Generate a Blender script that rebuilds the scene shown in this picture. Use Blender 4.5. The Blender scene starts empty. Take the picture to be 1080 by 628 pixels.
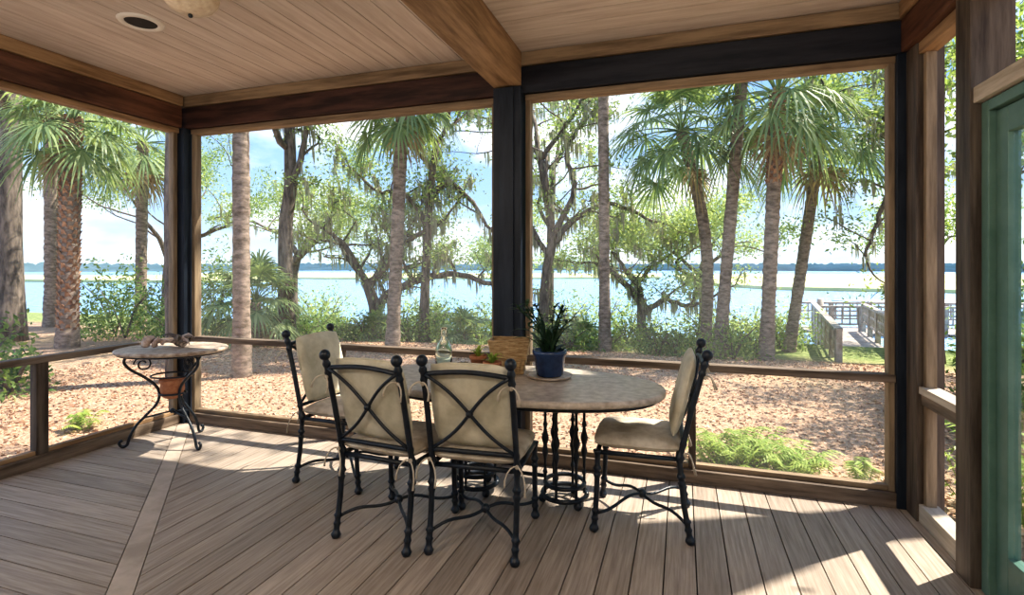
import bpy, math, random
import numpy as np
from mathutils import Vector, Matrix, noise
R = random.Random(7)
pi = math.pi
# ------------------------------------------------------------------ materials
def newmat(name):
    m = bpy.data.materials.new(name); m.use_nodes = True
    nt = m.node_tree; nt.nodes.clear()
    out = nt.nodes.new('ShaderNodeOutputMaterial')
    return m, nt, out
def N(nt, t, **kw):
    n = nt.nodes.new(t)
    for k, v in kw.items(): setattr(n, k, v)
    return n
def ramp(nt, stops):
    r = N(nt, 'ShaderNodeValToRGB'); e = r.color_ramp.elements
    e[0].position, e[0].color = stops[0][0], (*stops[0][1], 1)
    e[1].position, e[1].color = stops[-1][0], (*stops[-1][1], 1)
    for p, c in stops[1:-1]:
        x = e.new(p); x.color = (*c, 1)
    return r
def principled(nt, out, rough=.6, spec=.3, metal=0):
    b = N(nt, 'ShaderNodeBsdfPrincipled')
    b.inputs['Roughness'].default_value = rough
    b.inputs['Specular IOR Level'].default_value = spec
    b.inputs['Metallic'].default_value = metal
    nt.links.new(b.outputs[0], out.inputs[0]); return b
def noisy(name, c1, c2, scale=(8, 8, 8), detail=5, rough=.6, spec=.3, metal=0, bump=.1, island=0., lo=.35, hi=.65, nscale=1.):
    m, nt, out = newmat(name); b = principled(nt, out, rough, spec, metal)
    tc = N(nt, 'ShaderNodeTexCoord'); mp = N(nt, 'ShaderNodeMapping'); mp.inputs['Scale'].default_value = scale
    nz = N(nt, 'ShaderNodeTexNoise'); nz.inputs['Scale'].default_value = nscale; nz.inputs['Detail'].default_value = detail
    nz.inputs['Roughness'].default_value = .62
    L = nt.links.new
    L(tc.outputs['Object'], mp.inputs[0])
    if island:
        g = N(nt, 'ShaderNodeNewGeometry'); mul = N(nt, 'ShaderNodeVectorMath', operation='SCALE'); mul.inputs[0].default_value = (31, 17, 23)
        add = N(nt, 'ShaderNodeVectorMath', operation='ADD')
        L(g.outputs['Random Per Island'], mul.inputs['Scale']); L(mp.outputs[0], add.inputs[0]); L(mul.outputs[0], add.inputs[1]); L(add.outputs[0], nz.inputs['Vector'])
    else:
        L(mp.outputs[0], nz.inputs['Vector'])
    r = ramp(nt, [(lo, c1), (hi, c2)]); L(nz.outputs[0], r.inputs[0])
    col = r.outputs[0]
    if island:
        mr = N(nt, 'ShaderNodeMapRange'); mr.inputs[3].default_value = 1 - island; mr.inputs[4].default_value = 1 + island
        L(g.outputs['Random Per Island'], mr.inputs[0])
        vm = N(nt, 'ShaderNodeVectorMath', operation='SCALE'); L(col, vm.inputs[0]); L(mr.outputs[0], vm.inputs['Scale']); col = vm.outputs[0]
    L(col, b.inputs['Base Color'])
    if bump:
        bp = N(nt, 'ShaderNodeBump'); bp.inputs['Strength'].default_value = bump; bp.inputs['Distance'].default_value = .02
        L(nz.outputs[0], bp.inputs['Height']); L(bp.outputs[0], b.inputs['Normal'])
    return m
def leafmat(name, c1, c2, trans=.45):
    m, nt, out = newmat(name); L = nt.links.new
    g = N(nt, 'ShaderNodeNewGeometry'); r = ramp(nt, [(0, c1), (1, c2)]); L(g.outputs['Random Per Island'], r.inputs[0])
    d = N(nt, 'ShaderNodeBsdfPrincipled'); d.inputs['Roughness'].default_value = .45; d.inputs['Specular IOR Level'].default_value = .4
    t = N(nt, 'ShaderNodeBsdfTranslucent'); mx = N(nt, 'ShaderNodeMixShader'); mx.inputs[0].default_value = trans
    sc = N(nt, 'ShaderNodeVectorMath', operation='MULTIPLY'); sc.inputs[1].default_value = (1.5, 1.45, .9)
    L(r.outputs[0], d.inputs['Base Color']); L(r.outputs[0], sc.inputs[0]); L(sc.outputs[0], t.inputs[0])
    L(d.outputs[0], mx.inputs[1]); L(t.outputs[0], mx.inputs[2]); L(mx.outputs[0], out.inputs[0])
    return m
M = {}
M['floorY'] = noisy('deck_boards_y', (.25, .20, .16), (.46, .39, .325), (70, 3, 70), island=.17, rough=.45, bump=.1, lo=.3, hi=.7)
M['floorX'] = noisy('deck_boards_x', (.25, .20, .16), (.46, .39, .325), (3, 70, 70), island=.17, rough=.45, bump=.1, lo=.3, hi=.7)
M['seam'] = noisy('deck_mitre_board', (.34, .28, .22), (.50, .42, .35), (5, 5, 5), rough=.5, bump=.08)
M['gap'] = noisy('deck_gap', (.02, .017, .014), (.04, .035, .03))
M['ceilY'] = noisy('ceiling_boards_y', (.52, .45, .40), (.66, .60, .55), (24, 2, 24), island=.05, rough=.6, bump=.03)
M['ceilX'] = noisy('ceiling_boards_x', (.52, .45, .40), (.66, .60, .55), (2, 24, 24), island=.05, rough=.6, bump=.03)
M['dark'] = noisy('stained_wood_dark', (.005, .008, .016), (.022, .025, .036), (2, 18, 18), rough=.5, bump=.1)
M['darkz'] = noisy('stained_wood_dark_vertical', (.007, .012, .022), (.024, .034, .052), (18, 18, 2), rough=.45, bump=.1)
M['redx'] = noisy('stained_wood_red_x', (.022, .012, .011), (.09, .042, .032), (2, 18, 18), rough=.5, bump=.1)
M['redy'] = noisy('stained_wood_red_y', (.045, .021, .015), (.16, .075, .045), (18, 2, 18), rough=.5, bump=.1)
M['tanx'] = noisy('tan_wood_x', (.15, .105, .065), (.34, .25, .16), (2, 22, 22), bump=.08)
M['tany'] = noisy('tan_wood_y', (.18, .108, .056), (.40, .265, .15), (22, 2, 22), bump=.08)
M['tanz'] = noisy('tan_wood_z', (.15, .11, .07), (.33, .255, .17), (22, 22, 2), bump=.08)
M['greyx'] = noisy('weathered_wood_x', (.085, .062, .045), (.24, .185, .14), (2, 24, 24), bump=.1)
M['greyy'] = noisy('weathered_wood_y', (.085, .062, .045), (.24, .185, .14), (24, 2, 24), bump=.1)
M['greyz'] = noisy('weathered_wood_z', (.045, .032, .024), (.14, .11, .085), (24, 24, 2), bump=.1)
M['lightwood'] = noisy('bleached_wood', (.36, .30, .23), (.58, .51, .42), (24, 2, 24), bump=.06)
M['siding'] = noisy('house_siding', (.5, .46, .4), (.65, .6, .53), (2, 2, 8), bump=.03)
M['green'] = noisy('green_paint', (.09, .17, .135), (.13, .22, .18), (6, 6, 6), rough=.4, bump=.02)
M['iron'] = noisy('cast_iron_paint', (.005, .010, .017), (.013, .022, .036), (30, 30, 30), rough=.38, spec=.5, bump=.15)
M['cushion'] = noisy('cushion_fabric', (.42, .36, .28), (.66, .60, .50), (9, 9, 9), rough=.9, spec=.1, bump=.15)
M['cushback'] = noisy('cushion_fabric_back', (.46, .43, .32), (.70, .66, .53), (6, 6, 6), rough=.9, spec=.1, bump=.15)  # back cushions: paler and greener than the seats
M['stone'] = noisy('stone_tabletop', (.36, .30, .24), (.60, .53, .45), (24, 24, 24), detail=8, rough=.35, spec=.5, bump=.04)
M['stone2'] = noisy('mosaic_tabletop', (.30, .22, .16), (.62, .54, .45), (20, 20, 20), detail=8, rough=.45, bump=.04)
M['shell'] = noisy('shell', (.36, .24, .19), (.62, .52, .45), (25, 25, 25), detail=8, rough=.5, bump=.3)
M['terra'] = noisy('terracotta', (.36, .14, .07), (.52, .25, .14), (20, 20, 20), rough=.8, bump=.05)
M['bluepot'] = noisy('blue_glaze', (.010, .028, .08), (.025, .06, .15), (12, 12, 12), rough=.25, spec=.6, bump=.02)
M['wicker'] = noisy('wicker', (.30, .18, .08), (.62, .46, .26), (20, 20, 130), rough=.7, bump=.5)
M['soil'] = noisy('potting_soil', (.02, .015, .01), (.07, .05, .035), (60, 60, 60))
M['white'] = noisy('white_enamel', (.75, .73, .68), (.82, .8, .76), rough=.4, bump=0)
M['black'] = noisy('dark_recess', (.008, .009, .012), (.015, .016, .02), bump=0)
M['shade'] = noisy('cream_glass_shade', (.62, .5, .36), (.8, .7, .55), (30, 30, 30), rough=.3, bump=.1)
M['bark'] = noisy('oak_bark', (.06, .048, .04), (.25, .205, .17), (12, 12, 3), rough=.9, bump=.6)
M['palmbark'] = noisy('palm_bark', (.13, .10, .075), (.38, .30, .24), (7, 7, 16), rough=.9, bump=.6)
M['palmboot'] = noisy('palm_boots', (.18, .09, .05), (.50, .30, .18), (12, 12, 12), rough=.9, bump=.4, island=.3)
M['oakleaf'] = leafmat('oak_leaf', (.12, .20, .06), (.36, .44, .18), .5)
M['oakleaf2'] = leafmat('oak_leaf_pale', (.22, .31, .13), (.48, .56, .30), .5)
M['palmleaf'] = leafmat('palm_leaf', (.12, .20, .09), (.37, .46, .23), .42)
M['deadleaf'] = leafmat('dead_palm_leaf', (.26, .17, .09), (.48, .36, .22), .3)
M['moss'] = leafmat('spanish_moss', (.27, .28, .23), (.45, .45, .38), .35)
M['shrub'] = leafmat('shrub_leaf', (.06, .13, .035), (.27, .37, .12), .42)
M['fern'] = leafmat('fern_leaf', (.18, .29, .05), (.44, .53, .15), .45)
M['houseleaf'] = leafmat('houseplant_leaf', (.012, .04, .02), (.06, .12, .06), .2)
M['chip'] = noisy('leaf_litter_chip', (.38, .22, .13), (.68, .47, .33), (.7, .7, .7), rough=.9, bump=0, island=.4, lo=.3, hi=.7)
M['marsh'] = noisy('marsh_grass', (.46, .47, .20), (.68, .65, .34), (.05, .4, .4), rough=.9, bump=0)
M['sand'] = noisy('sand_flat', (.66, .62, .52), (.85, .82, .74), (.05, .4, .4), rough=.9, bump=0)
M['fartree'] = noisy('distant_woods', (.20, .28, .26), (.30, .38, .36), (.1, .1, .6), rough=1, bump=0)  # distance haze is mixed into these pale tones
M['dock'] = noisy('dock_wood', (.28, .23, .19), (.50, .44, .38), (5, 5, 5), bump=.1)
m, nt, out = newmat('clear_glass'); b = principled(nt, out, .02, .5); b.inputs['Transmission Weight'].default_value = 1
b.inputs['Base Color'].default_value = (.86, .95, .9, 1); b.inputs['IOR'].default_value = 1.3; M['glass'] = m
m, nt, out = newmat('window_pane'); L = nt.links.new
t = N(nt, 'ShaderNodeBsdfTransparent'); g = N(nt, 'ShaderNodeBsdfGlossy'); g.inputs['Roughness'].default_value = .02
t.inputs[0].default_value = (.88, .93, .92, 1)
mx = N(nt, 'ShaderNodeMixShader'); mx.inputs[0].default_value = .1; L(t.outputs[0], mx.inputs[1]); L(g.outputs[0], mx.inputs[2]); L(mx.outputs[0], out.inputs[0]); M['pane'] = m
m, nt, out = newmat('insect_screen'); L = nt.links.new
t = N(nt, 'ShaderNodeBsdfTransparent'); g = N(nt, 'ShaderNodeBsdfTranslucent'); g.inputs[0].default_value = (.7, .7, .7, 1)
mx = N(nt, 'ShaderNodeMixShader'); mx.inputs[0].default_value = .06; L(t.outputs[0], mx.inputs[1]); L(g.outputs[0], mx.inputs[2]); L(mx.outputs[0], out.inputs[0]); M['screen'] = m
m, nt, out = newmat('water'); L = nt.links.new; b = principled(nt, out, .3, .35)
b.inputs['Base Color'].default_value = (.20, .38, .60, 1)
tc = N(nt, 'ShaderNodeTexCoord'); mp = N(nt, 'ShaderNodeMapping'); mp.inputs['Scale'].default_value = (.5, 1.4, 1)
nz = N(nt, 'ShaderNodeTexNoise'); nz.inputs['Scale'].default_value = 2.0; nz.inputs['Detail'].default_value = 6
bp = N(nt, 'ShaderNodeBump'); bp.inputs['Strength'].default_value = 1; bp.inputs['Distance'].default_value = .4
L(tc.outputs['Object'], mp.inputs[0]); L(mp.outputs[0], nz.inputs['Vector']); L(nz.outputs[0], bp.inputs['Height']); L(bp.outputs[0], b.inputs['Normal'])
M['water'] = m
m, nt, out = newmat('mulch_ground'); L = nt.links.new; b = principled(nt, out, .95, .1)
tc = N(nt, 'ShaderNodeTexCoord')
n1 = N(nt, 'ShaderNodeTexNoise'); n1.inputs['Scale'].default_value = 26; n1.inputs['Detail'].default_value = 8; n1.inputs['Roughness'].default_value = .75
r1 = ramp(nt, [(.3, (.18, .105, .065)), (.5, (.43, .285, .19)), (.68, (.68, .50, .37))])
n2 = N(nt, 'ShaderNodeTexNoise'); n2.inputs['Scale'].default_value = .6; n2.inputs['Detail'].default_value = 4
r2 = ramp(nt, [(.52, (0, 0, 0)), (.66, (.6, .6, .6))])
n3 = N(nt, 'ShaderNodeTexNoise'); n3.inputs['Scale'].default_value = 9; n3.inputs['Detail'].default_value = 5
r3 = ramp(nt, [(.3, (.09, .14, .04)), (.7, (.34, .38, .16))])
sx = N(nt, 'ShaderNodeSeparateXYZ'); mr = N(nt, 'ShaderNodeMapRange'); mr.inputs[1].default_value = 11; mr.inputs[2].default_value = 14
ad = N(nt, 'ShaderNodeMath', operation='ADD'); ad.use_clamp = True
mx = N(nt, 'ShaderNodeMix', data_type='RGBA')
for n_ in (n1, n2, n3): L(tc.outputs['Object'], n_.inputs['Vector'])
L(n1.outputs[0], r1.inputs[0]); L(n2.outputs[0], r2.inputs[0]); L(n3.outputs[0], r3.inputs[0])
L(tc.outputs['Object'], sx.inputs[0]); L(sx.outputs[1], mr.inputs[0]); L(mr.outputs[0], ad.inputs[0])
ml = N(nt, 'ShaderNodeMath', operation='MULTIPLY'); ml.inputs[1].default_value = .25; L(r2.outputs[0], ml.inputs[0]); L(ml.outputs[0], ad.inputs[1])
L(ad.outputs[0], mx.inputs[0]); L(r1.outputs[0], mx.inputs[6]); L(r3.outputs[0], mx.inputs[7]); L(mx.outputs[2], b.inputs['Base Color'])
bp = N(nt, 'ShaderNodeBump'); bp.inputs['Strength'].default_value = .8; bp.inputs['Distance'].default_value = .03
L(n1.outputs[0], bp.inputs['Height']); L(bp.outputs[0], b.inputs['Normal']); M['ground'] = m

# ------------------------------------------------------------------ mesh builder
class MB:
    def __init__(s): s.v = []; s.f = []; s.m = []; s.sm = []; s.mats = []
    def mi(s, k):
        if k not in s.mats: s.mats.append(k)
        return s.mats.index(k)
    def add(s, vs, fs, mat, smooth=False):
        o = len(s.v); s.v.extend([tuple(v) for v in vs]); i = s.mi(mat)
        for f in fs: s.f.append(tuple(o + a for a in f)); s.m.append(i); s.sm.append(smooth)
    def box(s, x0, x1, y0, y1, z0, z1, mat):
        vs = [(x, y, z) for z in (z0, z1) for y in (y0, y1) for x in (x0, x1)]
        s.add(vs, [(0, 2, 3, 1), (4, 5, 7, 6), (0, 1, 5, 4), (2, 6, 7, 3), (0, 4, 6, 2), (1, 3, 7, 5)], mat)
    def prism(s, poly, z0, z1, mat):
        n = len(poly); vs = [(p[0], p[1], z0) for p in poly] + [(p[0], p[1], z1) for p in poly]
        fs = [tuple(range(n - 1, -1, -1)), tuple(range(n, 2 * n))] + [(i, (i + 1) % n, n + (i + 1) % n, n + i) for i in range(n)]
        s.add(vs, fs, mat)
    def tube(s, pts, rad, mat, n=8, smooth=True):
        pts = [Vector(p) for p in pts]
        if not hasattr(rad, '__len__'): rad = [rad] * len(pts)
        vs = []; up = None
        for i, p in enumerate(pts):
            t = (pts[min(i + 1, len(pts) - 1)] - pts[max(i - 1, 0)])
            t = t.normalized() if t.length > 1e-9 else Vector((0, 0, 1))
            if up is None:
                up = Vector((1, 0, 0)) if abs(t.x) < .8 else Vector((0, 1, 0))
            a = (up - t * up.dot(t)).normalized(); up = a; bb = t.cross(a)
            for k in range(n):
                an = 2 * pi * k / n; vs.append(p + (a * math.cos(an) + bb * math.sin(an)) * rad[i])
        fs = []
        for i in range(len(pts) - 1):
            for k in range(n):
                k2 = (k + 1) % n; fs.append((i * n + k, i * n + k2, (i + 1) * n + k2, (i + 1) * n + k))
        fs.append(tuple(range(n - 1, -1, -1))); fs.append(tuple((len(pts) - 1) * n + k for k in range(n)))
        s.add(vs, fs, mat, smooth)
    def lathe(s, c, prof, mat, n=24, sx=1, sy=1, smooth=True, closed=True):
        vs = []
        for r, z in prof:
            for k in range(n):
                a = 2 * pi * k / n; vs.append((c[0] + r * sx * math.cos(a), c[1] + r * sy * math.sin(a), c[2] + z))
        fs = []
        for i in range(len(prof) - 1):
            for k in range(n):
                k2 = (k + 1) % n; fs.append((i * n + k, i * n + k2, (i + 1) * n + k2, (i + 1) * n + k))
        if closed:
            fs.append(tuple(range(n - 1, -1, -1))); fs.append(tuple((len(prof) - 1) * n + k for k in range(n)))
        s.add(vs, fs, mat, smooth)
    def ball(s, c, r, mat, n=10, sz=1):
        s.lathe(c, [(max(r * math.sin(pi * i / n), 1e-4), -r * sz * math.cos(pi * i / n)) for i in range(n + 1)], mat, 12)
    def ring(s, c, R_, r, mat, n=28, sx=1, sy=1):
        pts = [(c[0] + R_ * sx * math.cos(2 * pi * k / n), c[1] + R_ * sy * math.sin(2 * pi * k / n), c[2]) for k in range(n + 1)]
        s.tube(pts, r, mat, 8)
    def leaves(s, cen, size, mat, rng, flat=0.):
        cen = np.asarray(cen, float); n = len(cen)
        if n == 0: return
        d = rng.normal(size=(n, 3)); d[:, 2] *= (1 - flat * .6); d /= np.linalg.norm(d, axis=1)[:, None]
        e = rng.normal(size=(n, 3)); e -= d * (e * d).sum(1)[:, None]; e /= np.linalg.norm(e, axis=1)[:, None]
        sz = (size * rng.uniform(.6, 1.3, n))[:, None]
        V = np.stack([cen - d * sz, cen + e * sz * .42, cen + d * sz, cen - e * sz * .42], 1).reshape(-1, 3)
        o = len(s.v); s.v.extend(map(tuple, V.tolist())); i = s.mi(mat)
        s.f.extend([(o + 4 * k, o + 4 * k + 1, o + 4 * k + 2, o + 4 * k + 3) for k in range(n)]); s.m.extend([i] * n); s.sm.extend([False] * n)
    def obj(s, name, loc=(0, 0, 0), rz=0, bevel=0, parent=None):
        me = bpy.data.meshes.new(name); me.from_pydata(s.v, [], s.f)
        for k in s.mats: me.materials.append(M[k])
        me.polygons.foreach_set('material_index', s.m); me.polygons.foreach_set('use_smooth', s.sm); me.update()
        o = bpy.data.objects.new(name, me); bpy.context.collection.objects.link(o); o.location = loc; o.rotation_euler = (0, 0, rz)
        if parent: o.parent = parent
        if bevel:
            b = o.modifiers.new('bevel', 'BEVEL'); b.width = bevel; b.segments = 2; b.limit_method = 'ANGLE'
        return o
def inst(src, name, loc, rz=0):
    o = bpy.data.objects.new(name, src.data); bpy.context.collection.objects.link(o); o.location = loc; o.rotation_euler = (0, 0, rz); return o
def crv(P, m=5):
    P = [Vector(p) for p in P]; Q = []
    for i in range(len(P) - 1):
        p0, p1, p2, p3 = P[max(i - 1, 0)], P[i], P[i + 1], P[min(i + 2, len(P) - 1)]
        for k in range(m):
            t = k / m; Q.append(.5 * ((2 * p1) + (-p0 + p2) * t + (2 * p0 - 5 * p1 + 4 * p2 - p3) * t * t + (-p0 + 3 * p1 - 3 * p2 + p3) * t ** 3))
    return Q + [P[-1]]

# ------------------------------------------------------------------ room constants
XL, XR, YF, YB, ZC, ZH = -4.275, 1.257, 3.6, -1.6, 2.9, 2.6
mb = MB(); W = .14; g = .006; S = XL + YF
sw = .055
mb.box(XL - .12, XR + .12, YB, YF + .1, -.3, -.045, 'gap')
x = XL
while x < XR + .1:
    x1 = min(x + W - g, XR + .12)
    def ys(xx): return max(YB, S - xx + sw * 1.42)
    ye = YF + .1
    if ys(x1) < ye:
        mb.prism([(x, min(ys(x), ye)), (x1, ys(x1)), (x1, ye), (x, ye)], -.04, 0, 'floorY')
    x += W
y = YB
while y < YF:
    y1 = min(y + W - g, YF)
    xe = lambda yy: S - yy - sw * 1.42
    if xe(y) > XL - .1:
        mb.prism([(XL - .12, y), (max(xe(y), XL - .11), y), (max(xe(y1), XL - .12), y1), (XL - .12, y1)], -.04, 0, 'floorX')
    y += W
q = sw * 1.3
mb.prism([(XL - q, YF), (XL + q, YF), (S - YB + q, YB), (S - YB - q, YB)], -.04, 0.0, 'seam')
mb.obj('floor')
mb = MB()
mb.box(XL - .4, XR + .4, YB, YF + .5, ZC + .025, ZC + .2, 'gap')
x = XL - .1; W = .15
while x < -1.17:
    mb.box(x, min(x + W - .005, -1.17), YB, YF, ZC, ZC + .022, 'ceilY'); x += W
y = YB
while y < YF:
    mb.box(-1.17, XR + .1, y, min(y + W - .005, YF), ZC, ZC + .022, 'ceilX'); y += W
mb.obj('ceiling')
mb = MB(); mb.box(-1.275, -1.07, YB + .01, YF - .09, 2.66, ZC - .001, 'tany'); mb.obj('trim_1', bevel=.006)
# ---- far wall
mb = MB()
mb.box(XL - .07, -1.17, YF - .07, YF + .09, ZH + .015, ZC - .1, 'redx')
mb.box(-1.17, XR + .08, YF - .07, YF + .09, ZH + .015, ZC - .1, 'dark')
mb.box(XL - .07, XR + .08, YF - .03, YF + .09, ZC - .1, ZC, 'tanx')
mb.box(XL + .05, XR - .05, YF - .085, YF - .03, ZC - .095, ZC - .002, 'tanx')
for a, b_ in ((XL + .1, -1.28), (-1.06, XR - .08)):
    mb.box(a, b_, YF - .04, YF + .05, ZH - .03, ZH + .012, 'tanx')
    mb.box(a, b_, YF - .055, YF + .06, .0, .085, 'greyx')
    mb.box(a, b_, YF - .02, YF + .03, .085, .115, 'tanx')
    mb.box(a, b_, YF - .045, YF + .035, .72, .765, 'greyx')
    for xx in (a, b_ - .035):
        mb.box(xx, xx + .035, YF - .03, YF + .04, .085, ZH, 'tanz')
    mb.add([(a, YF + .02, .1), (b_, YF + .02, .1), (b_, YF + .02, ZH), (a, YF + .02, ZH)], [(0, 1, 2, 3)], 'screen')
mb.box(.04, .085, YF - .03, YF + .03, .09, .72, 'greyz')
mb.box(-2.64, -2.595, YF - .03, YF + .03, .09, .72, 'greyz')
mb.box(XL - .07, XL + .035, YF - .05, YF + .09, 0, ZH + .015, 'darkz')
mb.box(XL - .02, XL + .09, YF - .1, YF - .03, 0, ZH + .015, 'darkz')
mb.box(XR - .085, XR + .02, YF - .06, YF + .08, 0, ZH + .015, 'darkz')
mb.box(-1.275, -1.07, YF - .11, YF + .08, 0.001, ZC - .245, 'darkz')
mb.box(-1.225, -1.12, YF - .125, YF - .108, 0.001, ZC - .25, 'darkz')
mb.obj('wall_far', bevel=.004)
# ---- left wall
mb = MB()
mb.box(XL - .09, XL + .07, YB, YF - .1, ZH + .015, ZC - .1, 'redy')
mb.box(XL - .09, XL + .03, YB, YF - .1, ZC - .1, ZC, 'tany')
mb.box(XL + .03, XL + .085, YB, YF - .1, ZC - .095, ZC - .002, 'tany')
mb.box(XL - .05, XL + .04, YB, YF - .1, ZH - .03, ZH + .012, 'tany')
mb.box(XL - .05, XL + .055, YB, YF - .11, 0, .085, 'greyy')
mb.box(XL - .02, XL + .03, YB, YF - .11, .085, .115, 'tany')
mb.box(XL - .035, XL + .045, YB, YF - .11, .72, .765, 'greyy')
mb.box(XL - .03, XL + .03, YF - .15, YF - .11, .085, ZH, 'tanz')
mb.add([(XL, YB, .1), (XL, YF - .12, .1), (XL, YF - .12, ZH), (XL, YB, ZH)], [(0, 1, 2, 3)], 'screen')
for yy in (2.42, .9, -.6): mb.box(XL - .03, XL + .04, yy, yy + .075, .085, .72, 'greyz')
mb.box(XL - .09, XL + .05, .2, .35, 0, ZH + .015, 'darkz')
mb.obj('wall_left', bevel=.004)
# ---- right wall
mb = MB()
mb.box(XR - .07, XR + .09, YB, YF - .075, ZH + .015, ZC - .1, 'redy')
mb.box(XR - .03, XR + .09, YB, YF - .075, ZC - .1, ZC, 'tany')
mb.box(XR - .085, XR - .03, YB, YF - .09, ZC - .095, ZC - .002, 'tany')
mb.box(XR - .04, XR + .09, YF - .2, YF - .062, 0, ZH + .015, 'greyz')
mb.box(XR - .03, XR + .06, 2.9, YF - .2, 0, .10, 'lightwood')
mb.box(XR - .03, XR + .06, 2.9, YF - .2, .70, .74, 'lightwood')
mb.box(XR - .02, XR + .06, 2.9, YF - .2, .64, .70, 'greyy')
mb.box(XR - .03, XR + .05, 2.9, YF - .2, ZH - .05, ZH + .015, 'tany')
mb.box(XR - .01, XR + .04, 2.9, 2.94, .1, ZH - .05, 'tanz'); mb.box(XR - .01, XR + .04, YF - .24, YF - .2, .1, ZH - .05, 'tanz')
mb.box(XR - .07, XR + .09, 2.77, 2.9, 0, ZH + .015, 'greyz')
mb.box(XR - .06, XR + .08, 1.55, 2.77, 2.1, 2.17, 'lightwood')
mb.box(XR - .05, XR + .08, 1.55, 2.77, 2.56, ZH + .015, 'tany')
mb.box(XR - .07, XR + .09, 1.42, 1.55, 0, ZH + .015, 'greyz')
mb.box(XR - .03, XR + .06, YB, 1.42, 0, ZH + .015, 'siding')
mb.obj('wall_right', bevel=.004)
mb = MB()
y0, y1 = 1.56, 2.76
mb.box(XR - .035, XR + .045, y1 - .055, y1, 0.002, 2.095, 'green'); mb.box(XR - .035, XR + .045, y0, y0 + .055, 0.002, 2.095, 'green')
mb.box(XR - .035, XR + .045, y0 + .055, y1 - .055, 2.05, 2.095, 'green')
mb.box(XR - .01, XR + .035, y1 - .14, y1 - .058, .01, 2.045, 'green'); mb.box(XR - .01, XR + .035, y0 + .058, y0 + .14, .01, 2.045, 'green')
mb.box(XR - .01, XR + .035, y0 + .14, y1 - .14, .01, .22, 'green'); mb.box(XR - .01, XR + .035, y0 + .14, y1 - .14, 1.94, 2.045, 'green')
mb.box(XR + .008, XR + .014, y0 + .14, y1 - .14, .22, 1.94, 'pane')
mb.tube([(XR - .01, y0 + .1, 1.0), (XR - .06, y0 + .1, 1.0)], .012, 'iron'); mb.ball((XR - .08, y0 + .1, 1.0), .03, 'iron')
mb.obj('door_1', bevel=.004)
mb = MB()
z = 0.0
while z < ZC:
    mb.box(XL - .1, XR + .1, YB - .1, YB - .002, z, min(z + .145, ZC), 'siding'); z += .15
mb.obj('wall_back')
mb = MB(); mb.lathe((0, 0, 0), [(.085, -.004), (.092, -.012), (.118, -.01), (.125, 0)], 'white', 32, closed=False)
mb.lathe((0, 0, 0), [(.001, -.004), (.086, -.005)], 'black', 32, closed=False)
mb.obj('recessed_light', (-3.17, 2.36, ZC))
mb = MB(); mb.lathe((0, 0, 0), [(.07, 0), (.075, -.03), (.05, -.04)], 'white', 28)
mb.lathe((0, 0, 0), [(.13, -.04), (.14, -.055), (.135, -.085), (.105, -.125), (.06, -.15), (.001, -.157)], 'shade', 32); mb.ball((0, 0, -.165), .012, 'iron')
cl = mb.obj('ceiling_light', (-2.5, 2.13, ZC)); FILL_POS = [(-2.6, -.2), (.2, .1)]  # last list: spots for the added interior fill, out of view
for i, (x, y) in enumerate(FILL_POS): inst(cl, 'fill_fixture.%03d' % (i + 1), (x, y, ZC))  # unseen copies of the fixture, added to house the fill lamps

# ------------------------------------------------------------------ chairs
def knobr(z, base, ks):
    r = base
    for c, a, w in ks: r = max(r, base + (a - base) * math.exp(-((z - c) / w) ** 2))
    return r
def yb(z):
    P = [(0, -.015), (.2, .02), (.42, .04), (.7, -.025), (1.0, -.105)]
    for (a, p), (b_, q_) in zip(P, P[1:]):
        if z <= b_:
            t = (z - a) / (b_ - a); return p + (q_ - p) * t
    return P[-1][1]
def slab(mb, c, ax, ay, an, hw, hh, th, mat, tuft, n=18):
    c, ax, ay, an = Vector(c), Vector(ax), Vector(ay), Vector(an)
    for sgn in (1, -1):
        vs = []
        for j in range(n + 1):
            for i in range(n + 1):
                u = math.sin((i / n - .5) * pi); v = math.sin((j / n - .5) * pi)
                e = max(0, (1 - abs(u) ** 5) * (1 - abs(v) ** 5)) ** .5
                d = sum(math.exp(-((u - a) ** 2 + (v - b_) ** 2) / .02) for a, b_ in tuft)
                t = th * (e - .45 * d * (1 if sgn > 0 else .6)) + .003 * noise.noise(Vector((u * 3, v * 3, sgn * 5 + c.x)))
                k = 1 - .05 * (u * u * v * v)
                vs.append(c + ax * (u * hw * k) + ay * (v * hh * k) + an * (sgn * t))
        fs = []
        for j in range(n):
            for i in range(n):
                a = j * (n + 1) + i; q_ = (a, a + 1, a + n + 2, a + n + 1); fs.append(q_ if sgn > 0 else q_[::-1])
        mb.add(vs, fs, mat, True)
    pts = []
    for k in range(49):
        a = 2 * pi * k / 48; ca, sa = math.cos(a), math.sin(a)
        u = math.copysign(abs(ca) ** .28, ca); v = math.copysign(abs(sa) ** .28, sa); kk = 1 - .05 * (u * u * v * v)
        pts.append(c + ax * u * hw * kk + ay * v * hh * kk)
    mb.tube(pts, .006, mat, 6)
def ribbon(mb, p, d1, L_):
    for s_ in (-1, 1):
        pts = [Vector(p) + Vector((d1[0] * s_ * t * .06 * math.sin(t * 2.2), d1[1] * t * .05, -L_ * t * t * (1 if s_ > 0 else .7) + .02 * math.sin(t * 3))) for t in [k / 6 for k in range(7)]]
        mb.tube(pts, [.004] * 6 + [.006], 'cushion', 5)
    mb.ball(p, .011, 'cushion', 6)
mb = MB()
KR = [(.018, .026, .014), (.07, .02, .008), (.11, .022, .008), (.30, .021, .008), (.335, .024, .01), (.43, .024, .02), (.50, .019, .008), (.86, .02, .008), (.905, .022, .01)]
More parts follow.
